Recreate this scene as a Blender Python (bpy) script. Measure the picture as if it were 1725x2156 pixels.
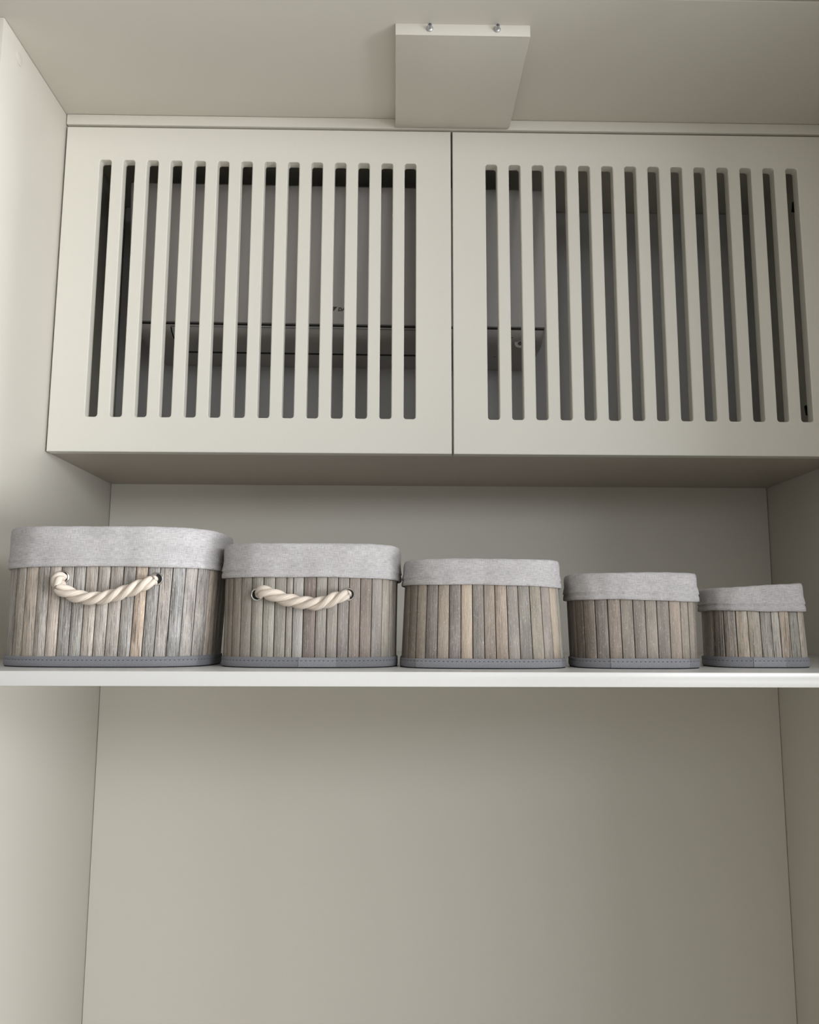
import bpy, bmesh, math, random
from mathutils import Vector, Matrix

# ------------------------------------------------------------------ camera, light, exposure
sc = bpy.context.scene
C = sc.collection
for o in list(bpy.data.objects):
    bpy.data.objects.remove(o)

cam_data = bpy.data.cameras.new('camera')
cam_data.sensor_fit = 'HORIZONTAL'
cam_data.sensor_width = 36.0
cam_data.lens = 1733.2 / 1725.0 * 36.0
cam_data.clip_start = 0.02
cam = bpy.data.objects.new('camera', cam_data)
C.objects.link(cam)
RT = Vector((0.9998369, -0.01775844, 0.00328805))
DN = Vector((0.00571359, 0.13831547, -0.99037174))
FW = Vector((0.01713267, 0.990229, 0.13839437))
cam.matrix_world = Matrix(((RT.x, -DN.x, -FW.x, 0), (RT.y, -DN.y, -FW.y, 0), (RT.z, -DN.z, -FW.z, 0), (0, 0, 0, 1)))
sc.camera = cam

world = bpy.data.worlds.new('world')
sc.world = world
world.use_nodes = True
bg = world.node_tree.nodes['Background']
bg.inputs[0].default_value = (1.0, 0.965, 0.91, 1)
bg.inputs[1].default_value = 0.371


def area(name, loc, target, sx, sy, power, col):
    l = bpy.data.lights.new(name, 'AREA')
    l.shape = 'RECTANGLE'
    l.size, l.size_y, l.energy, l.color = sx, sy, power, col
    o = bpy.data.objects.new(name, l)
    C.objects.link(o)
    o.location = loc
    o.rotation_euler = (Vector(target) - Vector(loc)).to_track_quat('-Z', 'Y').to_euler()
    return o


area('window_daylight', (5.0, 0.2, 1.1), (0.1, 1.3, 1.1), 2.2, 1.0, 800, (0.975, 1.0, 1.05))
area('fill_right_low', (5.0, -1.8, -0.9), (0.1, 1.3, -0.9), 2.2, 1.0, 214, (0.975, 1.0, 1.05))  # added fill lamp, low on the right, strength found by fitting
area('fill_rear_right_high', (3.4, -3.4, 1.1), (0.1, 1.3, 1.1), 2.2, 1.0, 95, (0.975, 1.0, 1.05))  # added fill lamp, high at the right rear, strength found by fitting
area('fill_rear_right_low', (3.4, -3.4, -0.9), (0.1, 1.3, -0.9), 2.2, 1.0, 25, (0.975, 1.0, 1.05))  # added weak fill lamp, low at the right rear
area('fill_rear_high', (1.4, -4.2, 1.1), (0.1, 1.3, 1.1), 2.2, 1.0, 25, (0.975, 1.0, 1.05))  # added weak fill lamp, high behind the camera

sc.view_settings.view_transform = 'Standard'
sc.view_settings.look = 'None'
sc.view_settings.gamma = 1.0
sc.view_settings.use_curve_mapping = False
sc.view_settings.exposure = -0.03

# ------------------------------------------------------------------ dimensions (metres, camera at the origin)
XL, XR = -0.62027, 0.81973          # inner faces of the niche side panels
YF, YD, YB = 1.1869, 1.43402, 1.77927   # panel front edge, door front, back
ZC = 0.9493                          # underside of the top board
ZS = -0.05164                        # shelf top
ZFL = -1.50                          # floor
rnd = random.Random(7)


# ------------------------------------------------------------------ materials
def srgb(r, g, b):
    f = lambda c: (c / 255 / 12.92) if c / 255 <= 0.04045 else ((c / 255 + 0.055) / 1.055) ** 2.4
    return (f(r), f(g), f(b), 1)


class NT:
    def __init__(self, name, rough=0.5, metallic=0.0, spec=0.5):
        self.m = bpy.data.materials.new(name)
        self.m.use_nodes = True
        self.t = self.m.node_tree
        self.b = self.t.nodes['Principled BSDF']
        self.b.inputs['Roughness'].default_value = rough
        self.b.inputs['Metallic'].default_value = metallic
        self.b.inputs['Specular IOR Level'].default_value = spec

    def n(self, kind, **kw):
        nd = self.t.nodes.new(kind)
        for k, v in kw.items():
            if k.startswith('i_'):
                key = k[2:]
                key = int(key) if key.isdigit() else key.replace('_', ' ')
                nd.inputs[key].default_value = v
            else:
                setattr(nd, k, v)
        return nd

    def l(self, a, b):
        self.t.links.new(a, b)

    def math(self, op, a, b=None, clamp=False):
        nd = self.t.nodes.new('ShaderNodeMath')
        nd.operation = op
        nd.use_clamp = clamp
        for i, v in enumerate((a, b)):
            if v is None:
                continue
            if isinstance(v, (int, float)):
                nd.inputs[i].default_value = v
            else:
                self.l(v, nd.inputs[i])
        return nd.outputs[0]

    def ramp(self, src, stops):
        r = self.t.nodes.new('ShaderNodeValToRGB')
        e = r.color_ramp.elements
        e[0].position, e[0].color = stops[0]
        e[1].position, e[1].color = stops[-1]
        for p, c in stops[1:-1]:
            x = e.new(p)
            x.color = c
        self.l(src, r.inputs[0])
        return r.outputs[0]

    def mix(self, fac, a, b, blend='MIX'):
        m = self.t.nodes.new('ShaderNodeMix')
        m.data_type = 'RGBA'
        m.blend_type = blend
        for sock, v in ((m.inputs[0], fac), (m.inputs[6], a), (m.inputs[7], b)):
            if hasattr(v, 'links') or hasattr(v, 'is_linked'):
                self.l(v, sock)
            else:
                sock.default_value = v
        return m.outputs[2]

    def coord(self, which='Object', scale=(1, 1, 1)):
        tc = self.t.nodes.new('ShaderNodeTexCoord')
        mp = self.t.nodes.new('ShaderNodeMapping')
        mp.inputs['Scale'].default_value = scale
        self.l(tc.outputs[which], mp.inputs[0])
        return mp.outputs[0]

    def noise(self, vec, scale, detail=3, rough=0.55):
        nd = self.t.nodes.new('ShaderNodeTexNoise')
        nd.inputs['Scale'].default_value = scale
        nd.inputs['Detail'].default_value = detail
        nd.inputs['Roughness'].default_value = rough
        self.l(vec, nd.inputs['Vector'])
        return nd.outputs['Fac']

    def bump(self, h, strength, dist):
        b = self.t.nodes.new('ShaderNodeBump')
        b.inputs['Strength'].default_value = strength
        b.inputs['Distance'].default_value = dist
        self.l(h, b.inputs['Height'])
        self.l(b.outputs[0], self.b.inputs['Normal'])


def g(v):
    return (v, v, v, 1)


def paint(name, col, rough, fine=0.02, bump=0.06):
    k = NT(name, rough, spec=0.4)
    v = k.coord('Object')
    a = k.noise(v, 900, 2)
    c = k.mix(1.0, col, k.ramp(a, [(0.2, g(1 - fine)), (0.8, g(1 + fine))]), 'MULTIPLY')
    k.l(c, k.b.inputs['Base Color'])
    k.bump(k.noise(v, 1400, 2), bump, 0.0004)
    return k.m


M = {}
M['lacquer'] = paint('cashmere_lacquer', (0.66, 0.633, 0.562, 1), 0.42)
M['taupe'] = paint('taupe_board', (0.49, 0.435, 0.37, 1), 0.45)  # darker and browner than the lacquer, for the cabinet bottom
M['door_paint'] = paint('door_paint', (0.80, 0.775, 0.695, 1), 0.42)
M['shelf'] = paint('shelf_lacquer', (0.64, 0.635, 0.61, 1), 0.2)
M['plaster'] = paint('white_plaster', (0.62, 0.62, 0.61, 1), 0.8, 0.04, 0.2)
M['floor'] = paint('pale_floor', (0.37, 0.345, 0.30, 1), 0.5, 0.06)
M['ac_white'] = paint('white_plastic', (0.55, 0.53, 0.515, 1), 0.38, 0.01, 0.02)
M['black'] = paint('black_plastic', (0.008, 0.008, 0.008, 1), 0.6)
M['grey_print'] = paint('grey_print', (0.09, 0.085, 0.08, 1), 0.5)
M['lens_grey'] = paint('pale_ring_plastic', (0.88, 0.88, 0.87, 1), 0.3)
M['lens'] = paint('grey_lens', (0.16, 0.16, 0.16, 1), 0.2)
M['paper'] = paint('white_paper', (0.82, 0.82, 0.8, 1), 0.8)


def metal(name, col, rough):
    k = NT(name, rough, 1.0)
    v = k.coord('Object')
    c = k.mix(1.0, col, k.ramp(k.noise(v, 300, 2), [(0.3, g(0.85)), (0.7, g(1.0))]), 'MULTIPLY')
    k.l(c, k.b.inputs['Base Color'])
    return k.m


M['zinc'] = metal('zinc_plated_steel', (0.66, 0.66, 0.69, 1), 0.45)
M['chrome'] = metal('polished_eyelet_metal', (0.82, 0.81, 0.79, 1), 0.28)


def bamboo(name, fleck, crack, contrast, spark, grain_lo):
    k = NT(name, 0.6, spec=0.35)
    oi = k.n('ShaderNodeObjectInfo')
    tc = k.n('ShaderNodeTexCoord')
    off = k.n('ShaderNodeVectorMath', operation='ADD')
    sc3 = k.n('ShaderNodeVectorMath', operation='SCALE')
    k.l(oi.outputs['Random'], sc3.inputs['Scale'])
    sc3.inputs[0].default_value = (3.1, 5.7, 9.3)
    k.l(tc.outputs['Object'], off.inputs[0])
    k.l(sc3.outputs[0], off.inputs[1])

    def mp(s):
        m = k.n('ShaderNodeMapping')
        m.inputs['Scale'].default_value = s
        k.l(off.outputs[0], m.inputs[0])
        return m.outputs[0]
    broad = k.noise(mp((60, 60, 14)), 1.0, 3)
    grain = k.noise(mp((1200, 1200, 70)), 1.0, 4, 0.65)
    streak = k.noise(mp((520, 520, 14)), 1.0, 4, 0.6)
    spots = k.noise(mp((1100, 1100, 240)), 1.0, 3, 0.6)
    c = k.mix(1.0, oi.outputs['Color'], k.ramp(broad, [(0.36, g(1 - contrast)), (0.64, g(1 + contrast))]), 'MULTIPLY')
    c = k.mix(1.0, c, k.ramp(grain, [(0.36, g(grain_lo)), (0.5, g(1.0)), (0.64, g(2.0 - grain_lo))]), 'MULTIPLY')
    c = k.mix(k.math('MULTIPLY', k.ramp(streak, [(0.36, g(1)), (0.43, g(0))]), crack), c, (0.05, 0.042, 0.035, 1))
    c = k.mix(k.math('MULTIPLY', k.ramp(streak, [(0.55, g(0)), (0.64, g(1))]), fleck), c, (0.62, 0.61, 0.60, 1))
    c = k.mix(k.math('MULTIPLY', k.ramp(spots, [(0.61, g(0)), (0.67, g(1))]), spark), c, (0.75, 0.73, 0.70, 1))
    k.l(c, k.b.inputs['Base Color'])
    k.bump(k.math('ADD', grain, streak), 0.8, 0.0012)
    return k.m


M['bamboo_rough'] = bamboo('weathered_bamboo', 0.42, 0.62, 0.20, 0.45, 0.74)
M['bamboo_smooth'] = bamboo('smooth_bamboo', 0.20, 0.28, 0.13, 0.30, 0.86)
M['bamboo_brown'] = bamboo('brown_bamboo', 0.12, 0.24, 0.15, 0.45, 0.86)
M['backing'] = paint('dark_brown_backing', (0.035, 0.027, 0.020, 1), 0.9)


def linen(name, col):
    k = NT(name, 0.9, spec=0.1)
    u = k.coord('UV', (1, 1, 1))

    def mp(s):
        m = k.n('ShaderNodeMapping')
        m.inputs['Scale'].default_value = s
        k.l(u, m.inputs[0])
        return m.outputs[0]
    hor = k.noise(mp((110, 1500, 1)), 1.0, 3, 0.6)
    ver = k.noise(mp((1500, 130, 1)), 1.0, 3, 0.6)
    fine = k.noise(mp((1700, 1700, 1)), 1.0, 2)
    broad = k.noise(mp((14, 60, 1)), 1.0, 2)
    c = k.mix(1.0, col, k.ramp(hor, [(0.35, g(0.78)), (0.52, g(1.0)), (0.66, g(1.12))]), 'MULTIPLY')
    c = k.mix(1.0, c, k.ramp(ver, [(0.35, g(0.84)), (0.52, g(1.0)), (0.66, g(1.12))]), 'MULTIPLY')
    c = k.mix(1.0, c, k.ramp(fine, [(0.25, g(0.78)), (0.75, g(1.18))]), 'MULTIPLY')
    c = k.mix(1.0, c, k.ramp(broad, [(0.35, g(0.94)), (0.65, g(1.05))]), 'MULTIPLY')
    k.l(c, k.b.inputs['Base Color'])
    k.bump(k.math('ADD', hor, ver), 0.55, 0.0006)
    return k.m


M['linen'] = linen('heathered_linen', (0.505, 0.487, 0.483, 1))


def webbing(name, col):
    k = NT(name, 0.75, spec=0.3)
    tc = k.n('ShaderNodeTexCoord')
    sp = k.n('ShaderNodeSeparateXYZ')
    k.l(tc.outputs['UV'], sp.inputs[0])
    u, v = sp.outputs[0], sp.outputs[1]
    # diagonal herringbone ribs
    row = k.math('MODULO', v, 0.0036)
    tri = k.math('ABSOLUTE', k.math('SUBTRACT', row, 0.0018))
    ph = k.math('MODULO', k.math('ADD', u, k.math('MULTIPLY', tri, 0.6)), 0.0018)
    rib = k.math('GREATER_THAN', ph, 0.0008)
    nz = k.noise(tc.outputs['UV'], 900, 2)
    c = k.mix(1.0, col, k.ramp(rib, [(0.0, g(0.78)), (1.0, g(1.16))]), 'MULTIPLY')
    c = k.mix(1.0, c, k.ramp(nz, [(0.25, g(0.8)), (0.75, g(1.25))]), 'MULTIPLY')
    # stitched line near the top edge
    dash = k.math('LESS_THAN', k.math('MODULO', u, 0.0056), 0.0021)
    line = k.math('LESS_THAN', k.math('ABSOLUTE', k.math('SUBTRACT', v, 0.0092)), 0.00035)
    c = k.mix(k.math('MULTIPLY', k.math('MULTIPLY', dash, line), 0.9), c, (0.018, 0.018, 0.024, 1))
    k.l(c, k.b.inputs['Base Color'])
    k.bump(rib, 0.6, 0.0003)
    return k.m


M['webbing'] = webbing('grey_webbing', (0.235, 0.238, 0.255, 1))
M['webbing_end'] = webbing('pale_grey_webbing', (0.30, 0.305, 0.325, 1))
M['base_board'] = paint('black_base_board', (0.02, 0.02, 0.022, 1), 0.8)


def rope_mat():
    k = NT('natural_cotton_rope', 0.9, spec=0.1)
    u = k.coord('UV', (1, 1, 1))
    m = k.n('ShaderNodeMapping')
    m.inputs['Scale'].default_value = (26, 30, 1)
    k.l(u, m.inputs[0])
    f = k.noise(m.outputs[0], 1.0, 4, 0.6)
    c = k.mix(1.0, (0.655, 0.575, 0.49, 1), k.ramp(f, [(0.35, g(0.74)), (0.5, g(1.0)), (0.65, g(1.15))]), 'MULTIPLY')
    k.l(c, k.b.inputs['Base Color'])
    k.bump(f, 0.6, 0.0006)
    return k.m


M['rope'] = rope_mat()


# ------------------------------------------------------------------ mesh helpers
def link(name, me, mat, parent=None, smooth=False):
    o = bpy.data.objects.new(name, me)
    C.objects.link(o)
    if mat is not None:
        me.materials.append(mat)
    if parent is not None:
        o.parent = parent
    if smooth:
        me.polygons.foreach_set('use_smooth', [True] * len(me.polygons))
        if smooth != 'all':
            me.set_sharp_from_angle(angle=math.radians(40))
    me.update()
    return o


def obj(name, bm, mat, parent=None, smooth=True):
    bmesh.ops.recalc_face_normals(bm, faces=bm.faces)
    me = bpy.data.meshes.new(name)
    bm.to_mesh(me)
    bm.free()
    return link(name, me, mat, parent, smooth)


def raw(name, v, f, mat, parent=None, smooth=True, uv=None):
    me = bpy.data.meshes.new(name)
    me.from_pydata([tuple(p) for p in v], [], f)
    if uv is not None:
        lay = me.uv_layers.new(name='UVMap')
        for poly in me.polygons:
            for li, vi in zip(poly.loop_indices, poly.vertices):
                lay.data[li].uv = uv(poly, vi)
    return link(name, me, mat, parent, smooth)


def tag(o, label=None, cat=None, group=None, kind=None):
    for k, v in (('label', label), ('category', cat), ('group', group), ('kind', kind)):
        if v:
            o[k] = v
    return o


def empty(name, loc):
    o = bpy.data.objects.new(name, None)
    o.empty_display_size = 0.05
    C.objects.link(o)
    o.location = loc
    return o


def box_bm(x0, x1, y0, y1, z0, z1, bevel=0.0, seg=2):
    bm = bmesh.new()
    vs = [bm.verts.new((x, y, z)) for z in (z0, z1) for y in (y0, y1) for x in (x0, x1)]
    for f in ((0, 2, 3, 1), (4, 5, 7, 6), (0, 1, 5, 4), (2, 6, 7, 3), (0, 4, 6, 2), (1, 3, 7, 5)):
        bm.faces.new([vs[i] for i in f])
    if bevel:
        bmesh.ops.bevel(bm, geom=list(bm.edges), offset=bevel, segments=seg, profile=0.5, affect='EDGES')
    return bm


def lathe_bm(prof, axis, centre, n=28):
    """revolve (radius, height) pairs about an axis through centre"""
    a = Vector(axis).normalized()
    t = a.orthogonal().normalized()
    b = a.cross(t)
    c = Vector(centre)
    bm = bmesh.new()
    rings = []
    for r, h in prof:
        rings.append([bm.verts.new(c + a * h + (t * math.cos(2 * math.pi * i / n) + b * math.sin(2 * math.pi * i / n)) * r) for i in range(n)])
    for r0, r1 in zip(rings, rings[1:]):
        for i in range(n):
            bm.faces.new((r0[i], r0[(i + 1) % n], r1[(i + 1) % n], r1[i]))
    return bm, rings


# ------------------------------------------------------------------ the setting
def struct(name, bm, mat, label=None):
    o = obj(name, bm, mat)
    return tag(o, label, None, None, 'structure')


struct('floor', box_bm(-2.6, 2.6, -3.0, 1.95, ZFL - 0.05, ZFL), M['floor'], 'pale floor of the room in front of the built-in niche')
wl = struct('wall_left', box_bm(XL - 0.022, XL, YF, YB + 0.02, ZFL, ZC - 0.0006, 0.0012), M['lacquer'],
            'cashmere lacquered side panel at the left of the niche, with a round cover cap')
struct('wall_right', box_bm(XR, XR + 0.022, YF, YB + 0.02, ZFL, ZC - 0.0006, 0.0012), M['lacquer'],
       'shaded lacquered side panel at the right of the niche')
struct('wall_back', box_bm(XL + 0.0009, XR - 0.0009, YB, YB + 0.018, ZFL, 0.3072), M['lacquer'],
       'lacquered back panel of the niche behind the baskets and under the shelf')
struct('wall_rear', box_bm(-2.6, 2.6, YB + 0.0185, YB + 0.10, ZFL, ZC + 0.2), M['plaster'], 'plain wall behind the built-in niche')
struct('wall_inner', box_bm(XL + 0.0005, XR - 0.0005, YB, YB + 0.018, 0.3075, ZC - 0.001), M['plaster'],
       'plain wall seen through the slots above the air conditioner')
struct('ceiling', box_bm(XL - 0.6, XR + 0.6, 1.130, YB + 0.018, ZC, ZC + 0.022, 0.0016), M['lacquer'],
       'lacquered top board closing the niche above the slotted doors')
struct('trim_1', box_bm(XL - 0.6, XR + 0.6, 0.80, 1.1272, ZC + 0.002, ZC + 0.024, 0.0012), M['lacquer'],
       'lacquered fascia board in front of the top board')
struct('ceiling_room', box_bm(-2.6, 2.6, -2.5, 0.795, 1.3, 1.34), M['plaster'], 'plain ceiling of the room in front of the niche')
struct('wall_front_left', box_bm(-2.6, XL - 0.0235, YF + 0.006, YF + 0.06, ZFL, ZC - 0.001), M['plaster'], 'plain wall beside the niche on its left')
struct('wall_front_right', box_bm(XR + 0.0235, 2.6, YF + 0.006, YF + 0.06, ZFL, ZC - 0.001), M['plaster'], 'plain wall beside the niche on its right')
struct('shade_block_right', box_bm(XR + 0.03, 2.6, 0.70, YF - 0.001, ZFL, ZC + 0.1), M['plaster'], 'unseen block added to shade the right side of the niche')  # added out of view to keep light off the niche's right side
bm, r = lathe_bm([(0.0003, 0.0011), (0.0098, 0.0010), (0.0108, 0.0006), (0.0110, -0.0004)], (1, 0.03, 0.05), (XL, 1.2443, 0.9190), 36)
bm.faces.new(r[0])
obj('cover_cap', bm, M['lacquer'], wl)

# ------------------------------------------------------------------ shelf
sh = obj('shelf', box_bm(XL + 0.0008, XR - 0.0008, 0.97590, YB - 0.001, ZS - 0.0172, ZS, 0.0009), M['shelf'])
tag(sh, 'white lacquered shelf board spanning the niche, carrying the row of baskets', 'shelf')


# ------------------------------------------------------------------ slotted door
def slotted_door(x0, x1, z0, z1, sx, pitch, n, hw, sz0, sz1, parent, label):
    """one board with n round-ended slots; the slats between the slots are meshes of their own"""
    yf, t, e, r = YD, 0.0192, 0.0013, 0.0046
    NA = 5

    def arcs(cx, rr_w, rr_z, top):
        """slot end outline from right to left seen from the front (x descending)"""
        pts = []
        h = hw + rr_w
        rad = r + rr_w
        zc = (sz1 - r) if top else (sz0 + r)
        sg = 1 if top else -1
        for k in range(NA + 1):
            a = math.pi / 2 * k / NA
            pts.append((cx + h - rad + rad * math.cos(a), zc + sg * rad * math.sin(a)))
        for k in range(NA + 1):
            a = math.pi / 2 + math.pi / 2 * k / NA
            pts.append((cx - h + rad + rad * math.cos(a), zc + sg * rad * math.sin(a)))
        return pts
    cs = [sx + pitch * i for i in range(n)]
    za, zb = sz0 + r, sz1 - r
    LV = [(e, 0.0), (e * 0.3, e * 0.3), (0.0, e)]          # roundover: (outline offset, depth)
    V, F = [], []

    def add(p):
        V.append(p)
        return len(V) - 1
    eo = 0.0012                                             # outer roundover of the board

    def bands(y, off, flip, sx0, sx1, zz0, zz1):
        top = [(x for x in ())]
        idx = {}
        polys = []
        # top band
        pts = [(sx0, zz1), (sx1, zz1), (sx1, zb)]
        for c in reversed(cs):
            pts += arcs(c, off, 0, True)
        pts += [(sx0, zb)]
        # keep x-monotone order: right to left along the slot ends
        polys.append(pts)
        pts = [(sx1, zz0), (sx0, zz0), (sx0, za)]
        for c in cs:
            pts += list(reversed(arcs(c, off, 0, False)))
        pts += [(sx1, za)]
        polys.append(pts)
        polys.append([(sx0, za), (sx0, zb), (cs[0] - hw - off, zb), (cs[0] - hw - off, za)])
        polys.append([(cs[-1] + hw + off, za), (cs[-1] + hw + off, zb), (sx1, zb), (sx1, za)])
        for pts in polys:
            ids = [add((x, y, z)) for x, z in pts]
            F.append(ids if not flip else ids[::-1])
    bands(yf, LV[0][0], False, x0 + eo, x1 - eo, z0 + eo, z1 - eo)
    bands(yf + t, 0.0, True, x0, x1, z0, z1)
    # slot end walls (top and bottom arcs)
    for c in cs:
        for top in (True, False):
            rows = [[add((x, yf + d, z)) for x, z in arcs(c, o_, 0, top)] for o_, d in LV + [(0.0, t)]]
            for ra, rb in zip(rows, rows[1:]):
                for i in range(len(ra) - 1):
                    F.append([ra[i], ra[i + 1], rb[i + 1], rb[i]])
    # the two stile walls towards the first and last slot
    for sgn, c in ((-1, cs[0]), (1, cs[-1])):
        rows = [[add((c + sgn * (hw + o_), yf + d, z)) for z in (za, zb)] for o_, d in LV + [(0.0, t)]]
        for ra, rb in zip(rows, rows[1:]):
            F.append([ra[0], ra[1], rb[1], rb[0]])
    # outer edge
    ring = lambda o_, d: [add((x, yf + d, z)) for x, z in ((x0 + o_, z0 + o_), (x1 - o_, z0 + o_), (x1 - o_, z1 - o_), (x0 + o_, z1 - o_))]
    rows = [ring(eo, 0), ring(eo * 0.3, eo * 0.3), ring(0, eo), ring(0, t)]
    for ra, rb in zip(rows, rows[1:]):
        for i in range(4):
            F.append([ra[i], ra[(i + 1) % 4], rb[(i + 1) % 4], rb[i]])
    bm = bmesh.new()
    vs = [bm.verts.new(p) for p in V]
    for f in F:
        bm.faces.new([vs[i] for i in f])
    bmesh.ops.remove_doubles(bm, verts=bm.verts, dist=1e-5)
    d = obj('door', bm, M['door_paint'], parent, False)
    d.data.polygons.foreach_set('use_smooth', [True] * len(d.data.polygons))
    d.data.set_sharp_from_angle(angle=math.radians(20))
    tag(d, label)
    # slats: one shared mesh
    half = pitch / 2 - hw
    prof = [(-half, t), (-half, e), (-half + e * 0.7, e * 0.3), (-half + e, 0), (half - e, 0), (half - e * 0.7, e * 0.3), (half, e), (half, t)]
    bm = bmesh.new()
    rows = [[bm.verts.new((x, y, z)) for x, y in prof] for z in (za, zb)]
    m = len(prof)
    for i in range(m):
        bm.faces.new((rows[0][i], rows[0][(i + 1) % m], rows[1][(i + 1) % m], rows[1][i]))
    bmesh.ops.recalc_face_normals(bm, faces=bm.faces)
    me = bpy.data.meshes.new('slat')
    bm.to_mesh(me)
    bm.free()
    # open ends: make sure normals face outwards
    me.materials.append(M['door_paint'])
    me.polygons.foreach_set('use_smooth', [True] * len(me.polygons))
    me.set_sharp_from_angle(angle=math.radians(20))
    for i in range(n - 1):
        s = bpy.data.objects.new('slat', me)
        C.objects.link(s)
        s.location = (cs[i] + pitch / 2, yf, 0)
        s.parent = d
    return d


cab = empty('wall_cabinet', (0, 0, 0))
tag(cab, 'wall cabinet with two slotted doors under the top board, hiding an air conditioner', 'cabinet')
PITCH, HW = 0.043587, 0.01075
slotted_door(-0.6167, 0.0998, 0.3050, 0.9235, -0.5422, PITCH, 14, HW, 0.3683, 0.8584, cab, 'left slotted cabinet door')
slotted_door(0.1034, 0.8162, 0.3050, 0.9235, 0.1757, PITCH, 14, HW, 0.3683, 0.8584, cab, 'right slotted cabinet door')
obj('lit_edge', box_bm(XL + 0.0006, XR - 0.0006, YD + 0.0222, YD + 0.0233, 0.3062, 0.3240, 0.0005), M['door_paint'], cab)  # paler strip: highlight along the bottom panel's front edge put into colour
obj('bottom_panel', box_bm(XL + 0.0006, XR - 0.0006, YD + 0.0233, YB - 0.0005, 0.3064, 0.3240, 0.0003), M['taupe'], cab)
obj('top_rail', box_bm(XL + 0.0012, XR - 0.0012, YD, YD + 0.019, 0.9287, ZC - 0.0005, 0.0016), M['door_paint'], cab)
for zz, ang in ((0.857, 0.3), (0.428, -0.2)):               # black fittings on the right side panel inside
    bm = box_bm(XR - 0.003, XR, 1.568, 1.580, zz - 0.008, zz + 0.008, 0.0008, 1)
    b2 = box_bm(-0.003, 0.003, -0.003, 0.003, -0.010, 0.010, 0.0008, 1)
    bmesh.ops.transform(b2, matrix=Matrix.Translation((XR - 0.005, 1.574, zz)) @ Matrix.Rotation(ang, 4, 'X'), verts=b2.verts)
    me = bpy.data.meshes.new('tmp')
    b2.to_mesh(me)
    b2.free()
    bm.from_mesh(me)
    bpy.data.meshes.remove(me)
    tag(obj('hinge', bm, M['black'], cab), 'small black hinge plate')

# ------------------------------------------------------------------ mounting board under the top board
blk = empty('mounting_board', (0.1030, 1.31, ZC))


def child(o, root):
    o.parent = root
    o.matrix_parent_inverse = root.matrix_basis.inverted()
    return o


tag(blk, 'small square lacquered board fixed under the top board, two bolts in its front edge', 'board')
bm = box_bm(-0.00425, 0.2101, YF + 0.0009, YD - 0.001, ZC - 0.0200, ZC - 0.0002)
ed = [e for e in bm.edges if abs(e.verts[0].co.z - e.verts[1].co.z) > 0.01 and e.verts[0].co.y > 1.4 and e.verts[0].co.x > 0.1]
bmesh.ops.bevel(bm, geom=ed, offset=0.006, segments=3, profile=0.5, affect='EDGES')
bmesh.ops.bevel(bm, geom=[e for e in bm.edges if e.calc_face_angle(0) > 1.0], offset=0.0010, segments=2, profile=0.5, affect='EDGES')
child(obj('board', bm, M['lacquer']), blk)
child(obj('lit_edge', box_bm(-0.00425, 0.2101, YF, YF + 0.0010, ZC - 0.0200, ZC - 0.0002, 0.0004), M['door_paint']), blk)  # paler front strip: brightness of the light-facing edge put into colour
for bx, bz in ((0.0500, 0.9405), (0.1573, 0.9412)):
    prof = [(0.0, 0.0), (0.0056, 0.0), (0.0058, 0.0008), (0.0052, 0.0018), (0.0044, 0.0024), (0.0036, 0.0030), (0.0033, 0.0034),
            (0.0033, 0.0092), (0.0030, 0.0097), (0.0024, 0.0097), (0.0022, 0.0092), (0.0021, 0.0050), (0.0, 0.0048)]
    bm, _ = lathe_bm(prof, (0, -1, 0), (bx, YF + 0.0001, bz), 24)
    bmesh.ops.remove_doubles(bm, verts=bm.verts, dist=1e-6)
    child(obj('bolt', bm, M['zinc']), blk)

# ------------------------------------------------------------------ air conditioner
AX0, AX1 = -0.5307, 0.3000
ac = empty('air_conditioner', (-0.115, YB, 0.5725))
tag(ac, 'white wall air conditioner behind the slots of the cabinet doors', 'air conditioner')


def extrude_bm(prof, x0, x1, bevel=0.0, seg=3):
    bm = bmesh.new()
    a = [bm.verts.new((x0, y, z)) for y, z in prof]
    b = [bm.verts.new((x1, y, z)) for y, z in prof]
    m = len(prof)
    for i in range(m):
        bm.faces.new((a[i], a[(i + 1) % m], b[(i + 1) % m], b[i]))
    caps = [bm.faces.new(a), bm.faces.new(b)]
    if bevel:
        es = set()
        for f in caps:
            es |= set(f.edges)
        bmesh.ops.bevel(bm, geom=list(es), offset=bevel, segments=seg, profile=0.5, affect='EDGES')
    return bm


YS = 1.5760
body = [(YB - 0.001, 0.8640), (1.556, 0.8640), (1.558, 0.858), (YS + 0.018, 0.6005), (YS + 0.002, 0.5935), (YS + 0.004, 0.5890), (YS + 0.012, 0.5812), (1.600, 0.5760),
        (1.616, 0.5732), (1.640, 0.5722), (YB - 0.001, 0.5722)]
child(obj('body', extrude_bm(body, AX0 + 0.016, AX1 - 0.003, 0.006), M['ac_white']), ac)
panel = [(1.5365, 0.8690), (1.5327, 0.8650), (YS, 0.5985), (YS + 0.003, 0.5965), (YS + 0.016, 0.5970), (1.556, 0.8690)]
child(obj('front_panel', extrude_bm(panel, AX0, AX1, 0.004), M['ac_white']), ac)
# black shadow gap lines and the louvre flap that follow the curved underside
curve = [(YS + 0.0035, 0.5900), (YS + 0.012, 0.5812), (1.600, 0.5760), (1.616, 0.5732), (1.640, 0.5722), (1.690, 0.5722)]


def strip(x0, x1, i0, i1, off, th, extra=0.0):
    pts = curve[i0:i1 + 1]
    out = []
    for k, (y, z) in enumerate(pts):
        a = pts[max(k - 1, 0)]
        b = pts[min(k + 1, len(pts) - 1)]
        ty, tz = b[0] - a[0], b[1] - a[1]
        L = math.hypot(ty, tz)
        ny, nz = tz / L, -ty / L
        out.append((y + ny * off, z + nz * off, y + ny * (off - th), z + nz * (off - th)))
    prof = [(p[0], p[1]) for p in out] + [(p[2], p[3]) for p in reversed(out)]
    return extrude_bm(prof, x0, x1)


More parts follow.
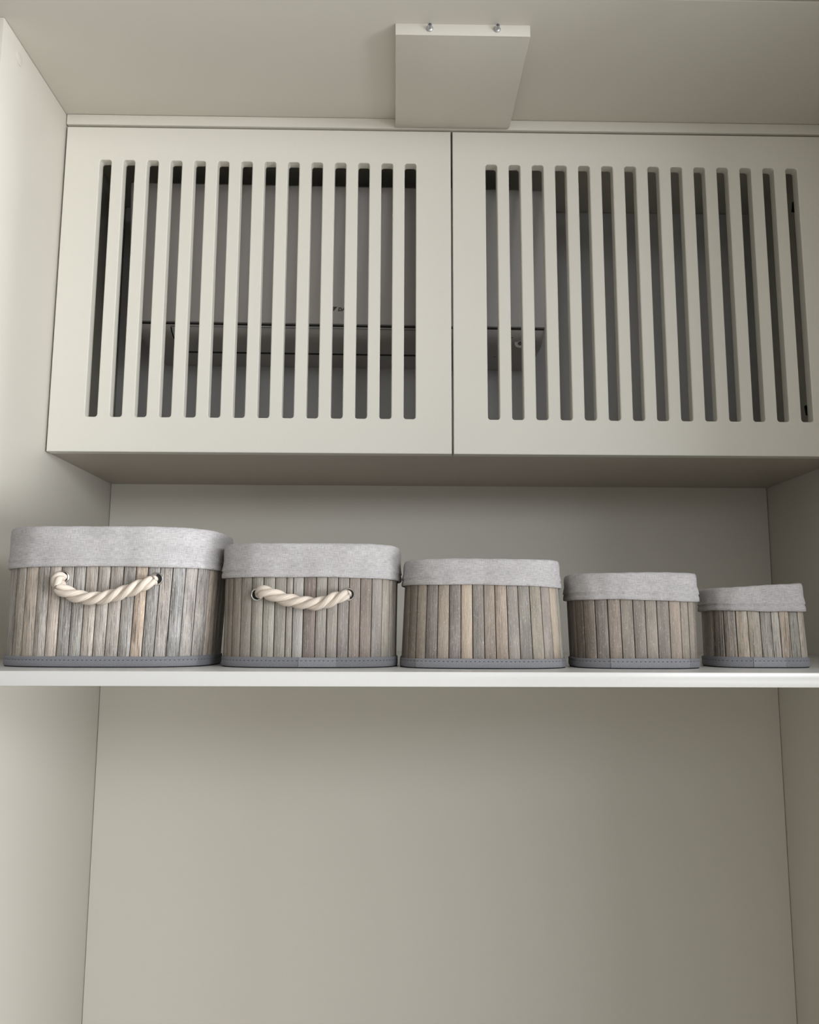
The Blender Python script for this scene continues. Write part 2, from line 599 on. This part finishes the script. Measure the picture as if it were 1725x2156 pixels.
child(obj('flap_gap', strip(-0.4505, 0.1025, 0, 5, 0.0003, 0.001), M['black']), ac)
curve[0] = (YS + 0.0052, 0.5880)
curve[5] = (1.6765, 0.5722)
child(obj('flap', strip(-0.4475, 0.0995, 0, 5, 0.0012, 0.0018), M['ac_white']), ac)
child(obj('panel_gap', box_bm(AX0 + 0.018, AX1 - 0.005, YS + 0.0005, YS + 0.004, 0.5925, 0.5955), M['black']), ac)
bm, _ = lathe_bm([(0.0, 0.0022), (0.0050, 0.0022), (0.0056, 0.0006), (0.0088, 0.0010), (0.0108, 0.0016), (0.0116, 0.0004), (0.0116, -0.002)],
                 (0, -0.62, -0.78), (0.2510, 1.6035, 0.5752), 32)
child(obj('sensor_ring', bm, M['lens_grey']), ac)
bm, _ = lathe_bm([(0.0, 0.0012), (0.0042, 0.0010), (0.0046, -0.001)], (0, -0.62, -0.78), (0.2510, 1.6021, 0.5735), 24)
child(obj('sensor_lens', bm, M['lens']), ac)
bm, _ = lathe_bm([(0.0, 0.0008), (0.0022, 0.0008), (0.0026, -0.001)], (0, -0.7, -0.7), (0.2330, 1.5890, 0.5818), 16)
child(obj('indicator_dot', bm, M['black']), ac)
child(obj('print_line', box_bm(0.2065, 0.2125, 1.6845, 1.6860, 0.5716, 0.5724), M['grey_print']), ac)

# logo print on the lower edge of the front panel
tilt = math.atan2(YS - 1.5327, 0.8650 - 0.5985)


def on_panel(z, out=0.0):
    return 1.5327 + (0.8650 - z) * math.tan(tilt) - out


fc = bpy.data.curves.new('logo', 'FONT')
fc.body = 'DAIKIN'
fc.size = 0.0089
fc.shear = 0.28
fc.offset = 0.0006
fc.extrude = 0.00015
fc.space_character = 1.12
lo = bpy.data.objects.new('logo', fc)
C.objects.link(lo)
lo.scale = (1.06, 1, 1)
lo.location = (-0.1174, on_panel(0.6236, 0.0002), 0.6236)
lo.rotation_euler = (math.pi / 2 + tilt, 0, 0)
bpy.context.view_layer.update()
lm = bpy.data.meshes.new_from_object(lo)
lm.transform(lo.matrix_world)
bpy.data.objects.remove(lo)
bpy.data.curves.remove(fc)
lm.materials.clear()
child(link('logo', lm, M['grey_print']), ac)
v = []
for dx, dz in ((-0.0126, 0.0080), (-0.0012, 0.0080), (-0.0086, -0.0010)):
    for d in (0.0003, -0.0002):
        z = 0.6236 + dz
        v.append((-0.1174 + dx, on_panel(z, d), z))
child(raw('logo_mark', v, [(0, 2, 4), (1, 5, 3), (0, 1, 3, 2), (2, 3, 5, 4), (4, 5, 1, 0)], M['grey_print'], None, False), ac)
ac.rotation_euler = (0, math.radians(0.42), 0)

# ------------------------------------------------------------------ baskets
NEXP = 3.2


class Outline:
    """closed rounded-rectangle outline (superellipse) parametrised by arc length, starting at the back"""

    def __init__(self, hw, hd, n=NEXP, m=1440):
        self.hw, self.hd = hw, hd
        P = []
        for i in range(m):
            t = math.pi / 2 + 2 * math.pi * i / m      # back centre, then left, front, right
            c, s = math.cos(t), math.sin(t)
            P.append((hw * math.copysign(abs(c) ** (2 / n), c), hd + hd * math.copysign(abs(s) ** (2 / n), s)))
        self.P = P
        self.S = [0.0]
        for a, b in zip(P, P[1:] + P[:1]):
            self.S.append(self.S[-1] + math.hypot(b[0] - a[0], b[1] - a[1]))
        self.L = self.S[-1]

    def at(self, s):
        """point, tangent, outward normal"""
        s %= self.L
        lo, hi = 0, len(self.P)
        while hi - lo > 1:
            mid = (lo + hi) // 2
            if self.S[mid] <= s:
                lo = mid
            else:
                hi = mid
        m = len(self.P)
        a, b = self.P[lo], self.P[(lo + 1) % m]
        f = (s - self.S[lo]) / max(self.S[lo + 1] - self.S[lo], 1e-9)
        p = (a[0] + (b[0] - a[0]) * f, a[1] + (b[1] - a[1]) * f)
        q0, q1 = self.P[(lo - 3) % m], self.P[(lo + 4) % m]
        tx, ty = q1[0] - q0[0], q1[1] - q0[1]
        L = math.hypot(tx, ty)
        tx, ty = tx / L, ty / L
        return p, (tx, ty), (ty, -tx)

    def s_of_x(self, x):
        """arc length on the front half where the outline has this x"""
        m = len(self.P)
        best = None
        for i in range(m // 4, 3 * m // 4):
            d = abs(self.P[i][0] - x)
            if best is None or d < best[0]:
                best = (d, self.S[i])
        return best[1]


def basket(cx, hw, yf, hd, rim, cuff, seams, cols, pitch, palette, mat, label, flare=1.0, shift=0.0, tilt=0.0, cuff_tilt=0.0,
           tape_h=0.0135, joint=None, rope=None, eyelets=None, rope_r=0.0043, seed=1, corner=None, dome=1.03, gain=1.0):
    R = random.Random(seed)
    hw, hd, yf = hw - 0.0024, hd - 0.0024, yf + 0.0024      # outline of the slats, inside the tape
    root = empty('storage_basket', (cx, yf, ZS))
    tag(root, label, 'basket', 'bamboo baskets on the shelf')
    ol = Outline(hw, hd)

    def place(p, z):
        """taper or flare towards the rim"""
        f = z / rim
        return (p[0] * (1 + (flare - 1) * f) + shift * f, hd + (p[1] - hd) * (1 + (flare - 1) * f), z)

    def wall(name, prof, mat, n=220, s0=0.0, s1=None, close=True, wob=None):
        """loft a (offset, z) profile round the outline; uv in metres"""
        s1 = ol.L if s1 is None else s1
        cnt = n if close else n + 1
        V, UV = [], []
        acc = [0.0]
        for a, b in zip(prof, prof[1:]):
            acc.append(acc[-1] + math.hypot(b[0] - a[0], b[1] - a[1]))
        for i in range(cnt):
            s = s0 + (s1 - s0) * i / n
            p, t, nn = ol.at(s)
            for j, (o_, z) in enumerate(prof):
                dz = do = 0.0
                if wob:
                    do, dz = wob(s, j, o_, z, p)
                q = (p[0] + nn[0] * (o_ + do), p[1] + nn[1] * (o_ + do))
                V.append(place(q, z + dz))
                UV.append((s, acc[j] if name == 'liner' else z))
        m = len(prof)
        F = []
        for i in range(n):
            k = (i + 1) % cnt
            for j in range(m - 1):
                F.append((i * m + j, i * m + j + 1, k * m + j + 1, k * m + j))
        wrap = set()

        def uv(poly, vi):
            u, v_ = UV[vi]
            if close and poly.vertices[0] // m == n - 1 and vi // m == 0:
                u += ol.L
            return (u, v_)
        return V, F, uv

    # ---- base board
    V, F, uv = wall('base', [(0.0, 0.0016), (0.0009, 0.0012), (0.0006, 0.0)], None)
    V.append((0, hd, 0.0))
    V.append((0, hd, 0.0016))
    m = 3
    F += [(i * m + 2, len(V) - 2, ((i + 1) % 220) * m + 2) for i in range(220)]
    F += [(i * m, ((i + 1) % 220) * m, len(V) - 1) for i in range(220)]
    raw('base', V, F, M['base_board'], root)
    # ---- webbing tape
    tp = [(0.0002, tape_h - 0.0004), (0.0011, tape_h), (0.0021, tape_h - 0.0006), (0.0023, 0.0105), (0.0019, 0.0094), (0.0024, 0.0080),
          (0.0023, 0.0030), (0.0016, 0.0014), (0.0003, 0.0012)]

    def tw(s, j, o_, z, p):
        return (0.0003 * math.sin(s * 61 + seed), 0.0003 * math.sin(s * 37 + seed * 2) if j < 4 else 0)
    V, F, uv = wall('tape', tp, None, wob=tw)
    tape = raw('edging_tape', V, F, M['webbing'], root, True, uv)
    if joint:
        sa, sb = ol.s_of_x(joint[0]), ol.s_of_x(joint[1])
        jp = [(o_ + 0.0007, z) for o_, z in tp[1:-1]]
        jp = [(tp[1][0] - 0.0003, tape_h - 0.0002)] + jp
        V, F, uv = wall('tape', jp, None, 40, sa, sb, False, tw)
        tag(raw('tape_end', V, F, M['webbing_end'], tape, True, uv), 'paler overlapping end of the tape')
    # ---- backing
    V, F, uv = wall('backing', [(-0.0026, 0.004), (-0.0026, rim - 0.004), (-0.0042, rim - 0.004), (-0.0042, 0.004)], None, 160)
    raw('backing', V, F, M['backing'], root)
    # ---- slats
    sl = sorted(ol.s_of_x(x) for x in seams)
    rest = ol.L - (sl[-1] - sl[0])
    k = max(int(round(rest / pitch)), 1)
    ss = list(sl)
    a = sl[-1]
    ws = [1 + R.uniform(-0.06, 0.06) for _ in range(k)]
    tot = sum(ws)
    for w in ws[:-1]:
        a += rest * w / tot
        ss.append(a)
    ss.append(sl[0] + ol.L)
    nf = len(sl) - 1
    gap = 0.0010
    for i in range(len(ss) - 1):
        w = ss[i + 1] - ss[i]
        s = ss[i] + w / 2
        h = w / 2 - gap / 2
        d = 0.0022 + R.uniform(-0.0002, 0.0002)
        base = -0.0022
        p, t, nn = ol.at(s)
        kk = nn[0] * 0 + 0.0
        e1 = h - 0.0011
        prof = [(-h, base), (h, base), (h, base + d * 0.66), (e1, base + d * 0.98), (0, base + d * dome), (-e1, base + d * 0.98), (-h, base + d * 0.66)]
        # bend the cross-section with the outline so that slats on a corner stay closed
        V = []
        zs = (0.004, rim * 0.5, cuff + 0.016)
        jit = R.uniform(-0.0002, 0.0002)
        for z in zs:
            for x, o_ in prof:
                pp, tt, n2 = ol.at(s + x)
                V.append(place((pp[0] + n2[0] * (o_ + jit), pp[1] + n2[1] * (o_ + jit)), z))
        m = len(prof)
        F = [tuple(range(m))[::-1], tuple(range(2 * m, 3 * m))]
        for q in range(2):
            for j in range(m):
                F.append((q * m + j, q * m + (j + 1) % m, (q + 1) * m + (j + 1) % m, (q + 1) * m + j))
        so = raw('slat', V, F, mat, root, 'auto')
        if i < nf:
            c = srgb(*cols[i])
        else:
            c = srgb(*R.choice(palette))
        mean = (c[0] + c[1] + c[2]) / 3
        so.color = tuple(min(1.0, (mean + (q - mean) * 0.68) * 1.36 * gain * w_) for q, w_ in zip(c[:3], (1.06, 1.0, 0.915))) + (1,)
    # ---- liner: outside cuff, over the rim, down the inside
    H = rim - cuff
    lp = [(0.0006, cuff + 0.0012), (0.0030, cuff), (0.0042, cuff + 0.0008), (0.0042, cuff + 0.005), (0.0031, cuff + 0.0088), (0.0044, cuff + 0.0100),
          (0.0041, cuff + 0.0114), (0.0032, cuff + 0.016), (0.0033, cuff + H * 0.55), (0.0034, cuff + H * 0.80), (0.0030, rim - 0.0028), (0.0022, rim - 0.0008),
          (0.0006, rim), (-0.0030, rim + 0.0001), (-0.0052, rim - 0.0012), (-0.0060, rim - 0.004), (-0.0062, rim * 0.6), (-0.0064, 0.012), (-0.0090, 0.0045)]
    ph = [R.uniform(0, 6.28) for _ in range(8)]

    def wob(s, j, o_, z, p):
        q = 2 * math.pi * s / ol.L
        dz = do = 0.0
        f = (z - cuff) / H
        if j <= 15:
            dz += (tilt * f + cuff_tilt * (1 - f)) * p[0] / hw
            if j >= 9 and corner:
                dz += corner * max(0.0, p[0] / hw) ** 3 * (1 - abs(p[1] / hd - 0.7))
        if j < 8:
            dz += 0.0005 * math.sin(3 * q + ph[0]) + 0.00022 * math.sin(8 * q + ph[1])
            do += 0.0005 * math.sin(9 * q + ph[2]) + 0.0003 * math.sin(23 * q + ph[3]) + 0.0004
        elif j < 12:
            do += 0.0005 * math.sin(6 * q + ph[4]) + 0.0003 * math.sin(17 * q + ph[5])
        if 9 <= j < 15:
            dz += 0.0003 * math.sin(4 * q + ph[6]) + 0.00015 * math.sin(19 * q + ph[7])
        if j < 2:
            do -= 0.0003
        return do, dz
    N = 300
    V, F, uv = wall('liner', lp, None, N, wob=wob)
    m = len(lp)
    V.append((0, hd, 0.0042))
    F += [(i * m + m - 1, len(V) - 1, ((i + 1) % N) * m + m - 1) for i in range(N)]
    uvs = uv

    def uv2(poly, vi):
        if vi == len(V) - 1:
            return (V[poly.vertices[0]][0], V[poly.vertices[0]][1])
        return uvs(poly, vi)
    raw('liner', V, F, M['linen'], root, 'all', uv2)
    # ---- rope handle with metal eyelets
    if rope:
        for ex, ey, ez in eyelets:
            fz = ez / rim
            p, t, nn = ol.at(ol.s_of_x((ex - shift * fz) / (1 + (flare - 1) * fz)))
            p = place(p, ez)
            ax = (nn[0], nn[1], 0)
            prof = [(0.0062, 0.0002), (0.0062, 0.0014), (0.0067, 0.0021), (0.0075, 0.0024), (0.0082, 0.0019), (0.0086, 0.0008), (0.0087, -0.0004)]
            bm, _ = lathe_bm(prof, ax, (p[0], p[1], ez), 36)
            ey_o = obj('eyelet', bm, M['chrome'], root)
            bm, _ = lathe_bm([(0.0, 0.0004), (0.0066, 0.0004), (0.0066, -0.001)], ax, (p[0], p[1], ez), 24)
            obj('eyelet_hole', bm, M['black'], ey_o)
        # smooth centre line
        pts = [Vector((q[0], q[1] + (hd + (0 - hd) * (1 + (flare - 1) * q[2] / rim)), q[2])) for q in rope]
        fine = []
        for i in range(len(pts) - 1):
            p0, p1, p2, p3 = pts[max(i - 1, 0)], pts[i], pts[i + 1], pts[min(i + 2, len(pts) - 1)]
            for q in range(12):
                t = q / 12
                fine.append(0.5 * ((2 * p1) + (p2 - p0) * t + (2 * p0 - 5 * p1 + 4 * p2 - p3) * t * t + (3 * p1 - p0 - 3 * p2 + p3) * t ** 3))
        fine.append(pts[-1])
        V, F, UVL = [], [], []
        K = 14
        for st in range(3):
            s = 0.0
            rows = []
            for i, c in enumerate(fine):
                if i:
                    s += (fine[i] - fine[i - 1]).length
                T = (fine[min(i + 1, len(fine) - 1)] - fine[max(i - 1, 0)]).normalized()
                n1 = Vector((0, -1, 0))
                n1 = (n1 - T * n1.dot(T)).normalized()
                n2 = n1.cross(T) * -1
                if n2.z < 0 and abs(T.x) > 0.5:
                    n2 = -n2
                th = 2 * math.pi * (s / 0.056) + st * 2 * math.pi / 3
                u1 = n1 * math.cos(th) + n2 * math.sin(th)
                u2 = n2 * math.cos(th) - n1 * math.sin(th)
                rr = rope_r * (0.70 + 0.30 * min(1.0, min(i, len(fine) - 1 - i) / 22))
                cc = c + u1 * rr * 1.06
                rows.append(len(V))
                for k_ in range(K):
                    b = 2 * math.pi * k_ / K
                    V.append(cc + u1 * math.cos(b) * rr + u2 * math.sin(b) * rr * 1.08)
                    UVL.append((k_ / K, s * 1.0))
            for r0, r1 in zip(rows, rows[1:]):
                for k_ in range(K):
                    F.append((r0 + k_, r0 + (k_ + 1) % K, r1 + (k_ + 1) % K, r1 + k_))
            F.append(tuple(range(rows[0], rows[0] + K))[::-1])
            F.append(tuple(range(rows[-1], rows[-1] + K)))
        raw('rope_handle', V, F, M['rope'], root, 'all', lambda poly, vi: UVL[vi])
    return root


b1 = basket(-0.3800, 0.1368, 1.0519, 0.1012, 0.1780, 0.1258,
            [-0.1245, -0.1088, -0.0934, -0.0762, -0.0608, -0.0454, -0.0297, -0.0148, 0.0001, 0.0158, 0.0314, 0.0461, 0.0605, 0.0753, 0.0897, 0.1042, 0.1171, 0.1283],
            [(128, 125, 118), (140, 134, 124), (160, 149, 138), (150, 146, 142), (166, 155, 147), (130, 128, 124), (141, 141, 138), (158, 150, 143), (150, 145, 140),
             (148, 143, 138), (135, 133, 130), (168, 150, 132), (126, 126, 126), (146, 141, 137), (127, 129, 131), (150, 147, 145), (141, 138, 136), (178, 152, 130)],
            0.0153, [(140, 136, 130), (150, 142, 134), (128, 126, 122), (160, 148, 136)], M['bamboo_rough'],
            'largest bamboo basket in the row, linen cuff and cream rope handle on weathered slats', seed=3, cuff_tilt=0.0005, flare=1.035, shift=0.005, dome=1.10, gain=0.93, tape_h=0.0140,
            rope=[(-0.0408, 0.0010, 0.1126), (-0.0426, -0.0050, 0.1118), (-0.0430, -0.0095, 0.1072), (-0.0385, -0.0112, 0.0980), (-0.0265, -0.0116, 0.0915), (-0.0128, -0.0117, 0.0872), (0.0021, -0.0117, 0.0856),
                  (0.0167, -0.0117, 0.0868), (0.0312, -0.0114, 0.0906), (0.0455, -0.0107, 0.0955), (0.0590, -0.0090, 0.1013), (0.0690, -0.0056, 0.1064), (0.0748, 0.0028, 0.1104)],
            eyelets=[(-0.0405, 0, 0.1128), (0.0757, 0, 0.1112)])
b2 = basket(-0.1131, 0.1176, 1.0529, 0.0870, 0.1581, 0.1137,
            [-0.1055, -0.0968, -0.0848, -0.0702, -0.0552, -0.0406, -0.0261, -0.0172, -0.0028, 0.0116, 0.0260, 0.0395, 0.0539, 0.0682, 0.0826, 0.0957, 0.1057],
            [(120, 112, 103), (126, 117, 108), (130, 126, 118), (134, 132, 124), (142, 141, 133), (134, 132, 125), (131, 128, 121), (142, 142, 140), (116, 105, 100),
             (136, 133, 128), (131, 128, 123), (125, 120, 118), (129, 119, 113), (124, 113, 107), (133, 131, 127), (141, 137, 129), (141, 131, 125)],
            0.0143, [(134, 130, 123), (128, 122, 114), (140, 137, 130), (124, 115, 108)], M['bamboo_smooth'],
            'greenish grey bamboo basket second from the left, with linen cuff and cream rope handle', seed=5, cuff_tilt=-0.0010, flare=1.008, shift=0.0012,
            joint=(-0.0080, 0.0390),
            rope=[(-0.0575, 0.0010, 0.0936), (-0.0575, -0.0045, 0.0940), (-0.0530, -0.0098, 0.0946), (-0.0433, -0.0114, 0.0922), (-0.0252, -0.0117, 0.0858), (-0.0102, -0.0117, 0.0826),
                  (0.0047, -0.0117, 0.0808), (0.0196, -0.0116, 0.0808), (0.0344, -0.0108, 0.0856), (0.0465, -0.0070, 0.0906), (0.0530, 0.0030, 0.0926)],
            eyelets=[(-0.0622, 0, 0.0922), (0.0540, 0, 0.0926)])
b3 = basket(0.1168, 0.1103, 1.0404, 0.0817, 0.1386, 0.1043,
            [-0.1070, -0.1006, -0.0912, -0.0789, -0.0641, -0.0491, -0.0339, -0.0188, -0.0037, 0.0111, 0.0267, 0.0418, 0.0581, 0.0737, 0.0871, 0.0990],
            [(108, 101, 92), (112, 105, 95), (131, 121, 109), (110, 104, 101), (136, 125, 114), (115, 107, 105), (150, 136, 121), (121, 116, 113), (128, 117, 108), (142, 128, 117),
             (130, 126, 122), (117, 116, 112), (133, 127, 116), (130, 123, 119), (147, 135, 121)],
            0.0153, [(125, 125, 118), (118, 112, 104), (138, 127, 115), (110, 104, 100)], M['bamboo_brown'],
            'tapered tan and brown bamboo basket without handle in the middle of the row', flare=0.934, shift=-0.0010, seed=8, gain=1.14, cuff_tilt=-0.0016,
            joint=(-0.0886, 0.0950), tape_h=0.0125)
b4 = basket(0.3181, 0.0827, 1.0498, 0.0612, 0.1220, 0.0863,
            [-0.0790, -0.0720, -0.0593, -0.0444, -0.0284, -0.0128, 0.0023, 0.0175, 0.0336, 0.0491, 0.0609, 0.0700],
            [(98, 91, 83), (113, 104, 95), (108, 100, 97), (123, 113, 105), (122, 116, 108), (116, 110, 105), (128, 122, 115), (121, 117, 112), (136, 125, 115), (130, 123, 114),
             (132, 126, 118)],
            0.0162, [(126, 120, 110), (112, 104, 96), (124, 121, 114)], M['bamboo_brown'],
            'brownish grey bamboo basket without handle, second from the right', flare=1.018, shift=-0.0022, seed=12, gain=1.12, cuff_tilt=-0.0012, tilt=0.0006, joint=(-0.0438, 0.0560), tape_h=0.0130)
b5 = basket(0.4914, 0.0663, 1.0824, 0.0491, 0.1080, 0.0737,
            [-0.0625, -0.0540, -0.0400, -0.0249, -0.0085, 0.0068, 0.0177, 0.0315, 0.0460, 0.0560],
            [(100, 93, 86), (118, 111, 104), (152, 140, 124), (141, 135, 125), (128, 126, 121), (136, 135, 131), (141, 129, 116), (117, 117, 112), (141, 133, 123)],
            0.0158, [(100, 94, 88), (135, 128, 116), (122, 117, 110)], M['bamboo_rough'],
            'smallest bamboo basket at the right end of the row, its linen rim slanting', flare=0.969, shift=-0.0025, dome=1.10, gain=1.2, seed=17, tilt=0.0034, cuff_tilt=-0.0008, joint=(-0.0225, 0.0200), corner=0.0016, tape_h=0.0140)

# ------------------------------------------------------------------ scrap of paper on the shelf
v, f = [], []
for i in range(7):
    x = -0.5280 + 0.0350 * i / 6
    w = 0.0016 * math.sin(math.pi * (i + 0.6) / 7.2) + 0.0004
    z = ZS + 0.0004 + 0.0003 * math.sin(i * 1.3)
    for dy, dz in ((-w, 0), (w, 0.0002), (w, 0.0006), (-w, 0.0004)):
        v.append((x, 1.0095 + dy - 0.0006 * i, z + dz))
for i in range(6):
    for j in range(4):
        f.append((i * 4 + j, i * 4 + (j + 1) % 4, i * 4 + 4 + (j + 1) % 4, i * 4 + 4 + j))
f += [(3, 2, 1, 0), (24, 25, 26, 27)]
tag(raw('paper_scrap', v, f, M['paper'], None, False), 'tiny white sliver lying on the shelf beside the largest basket', 'scrap')
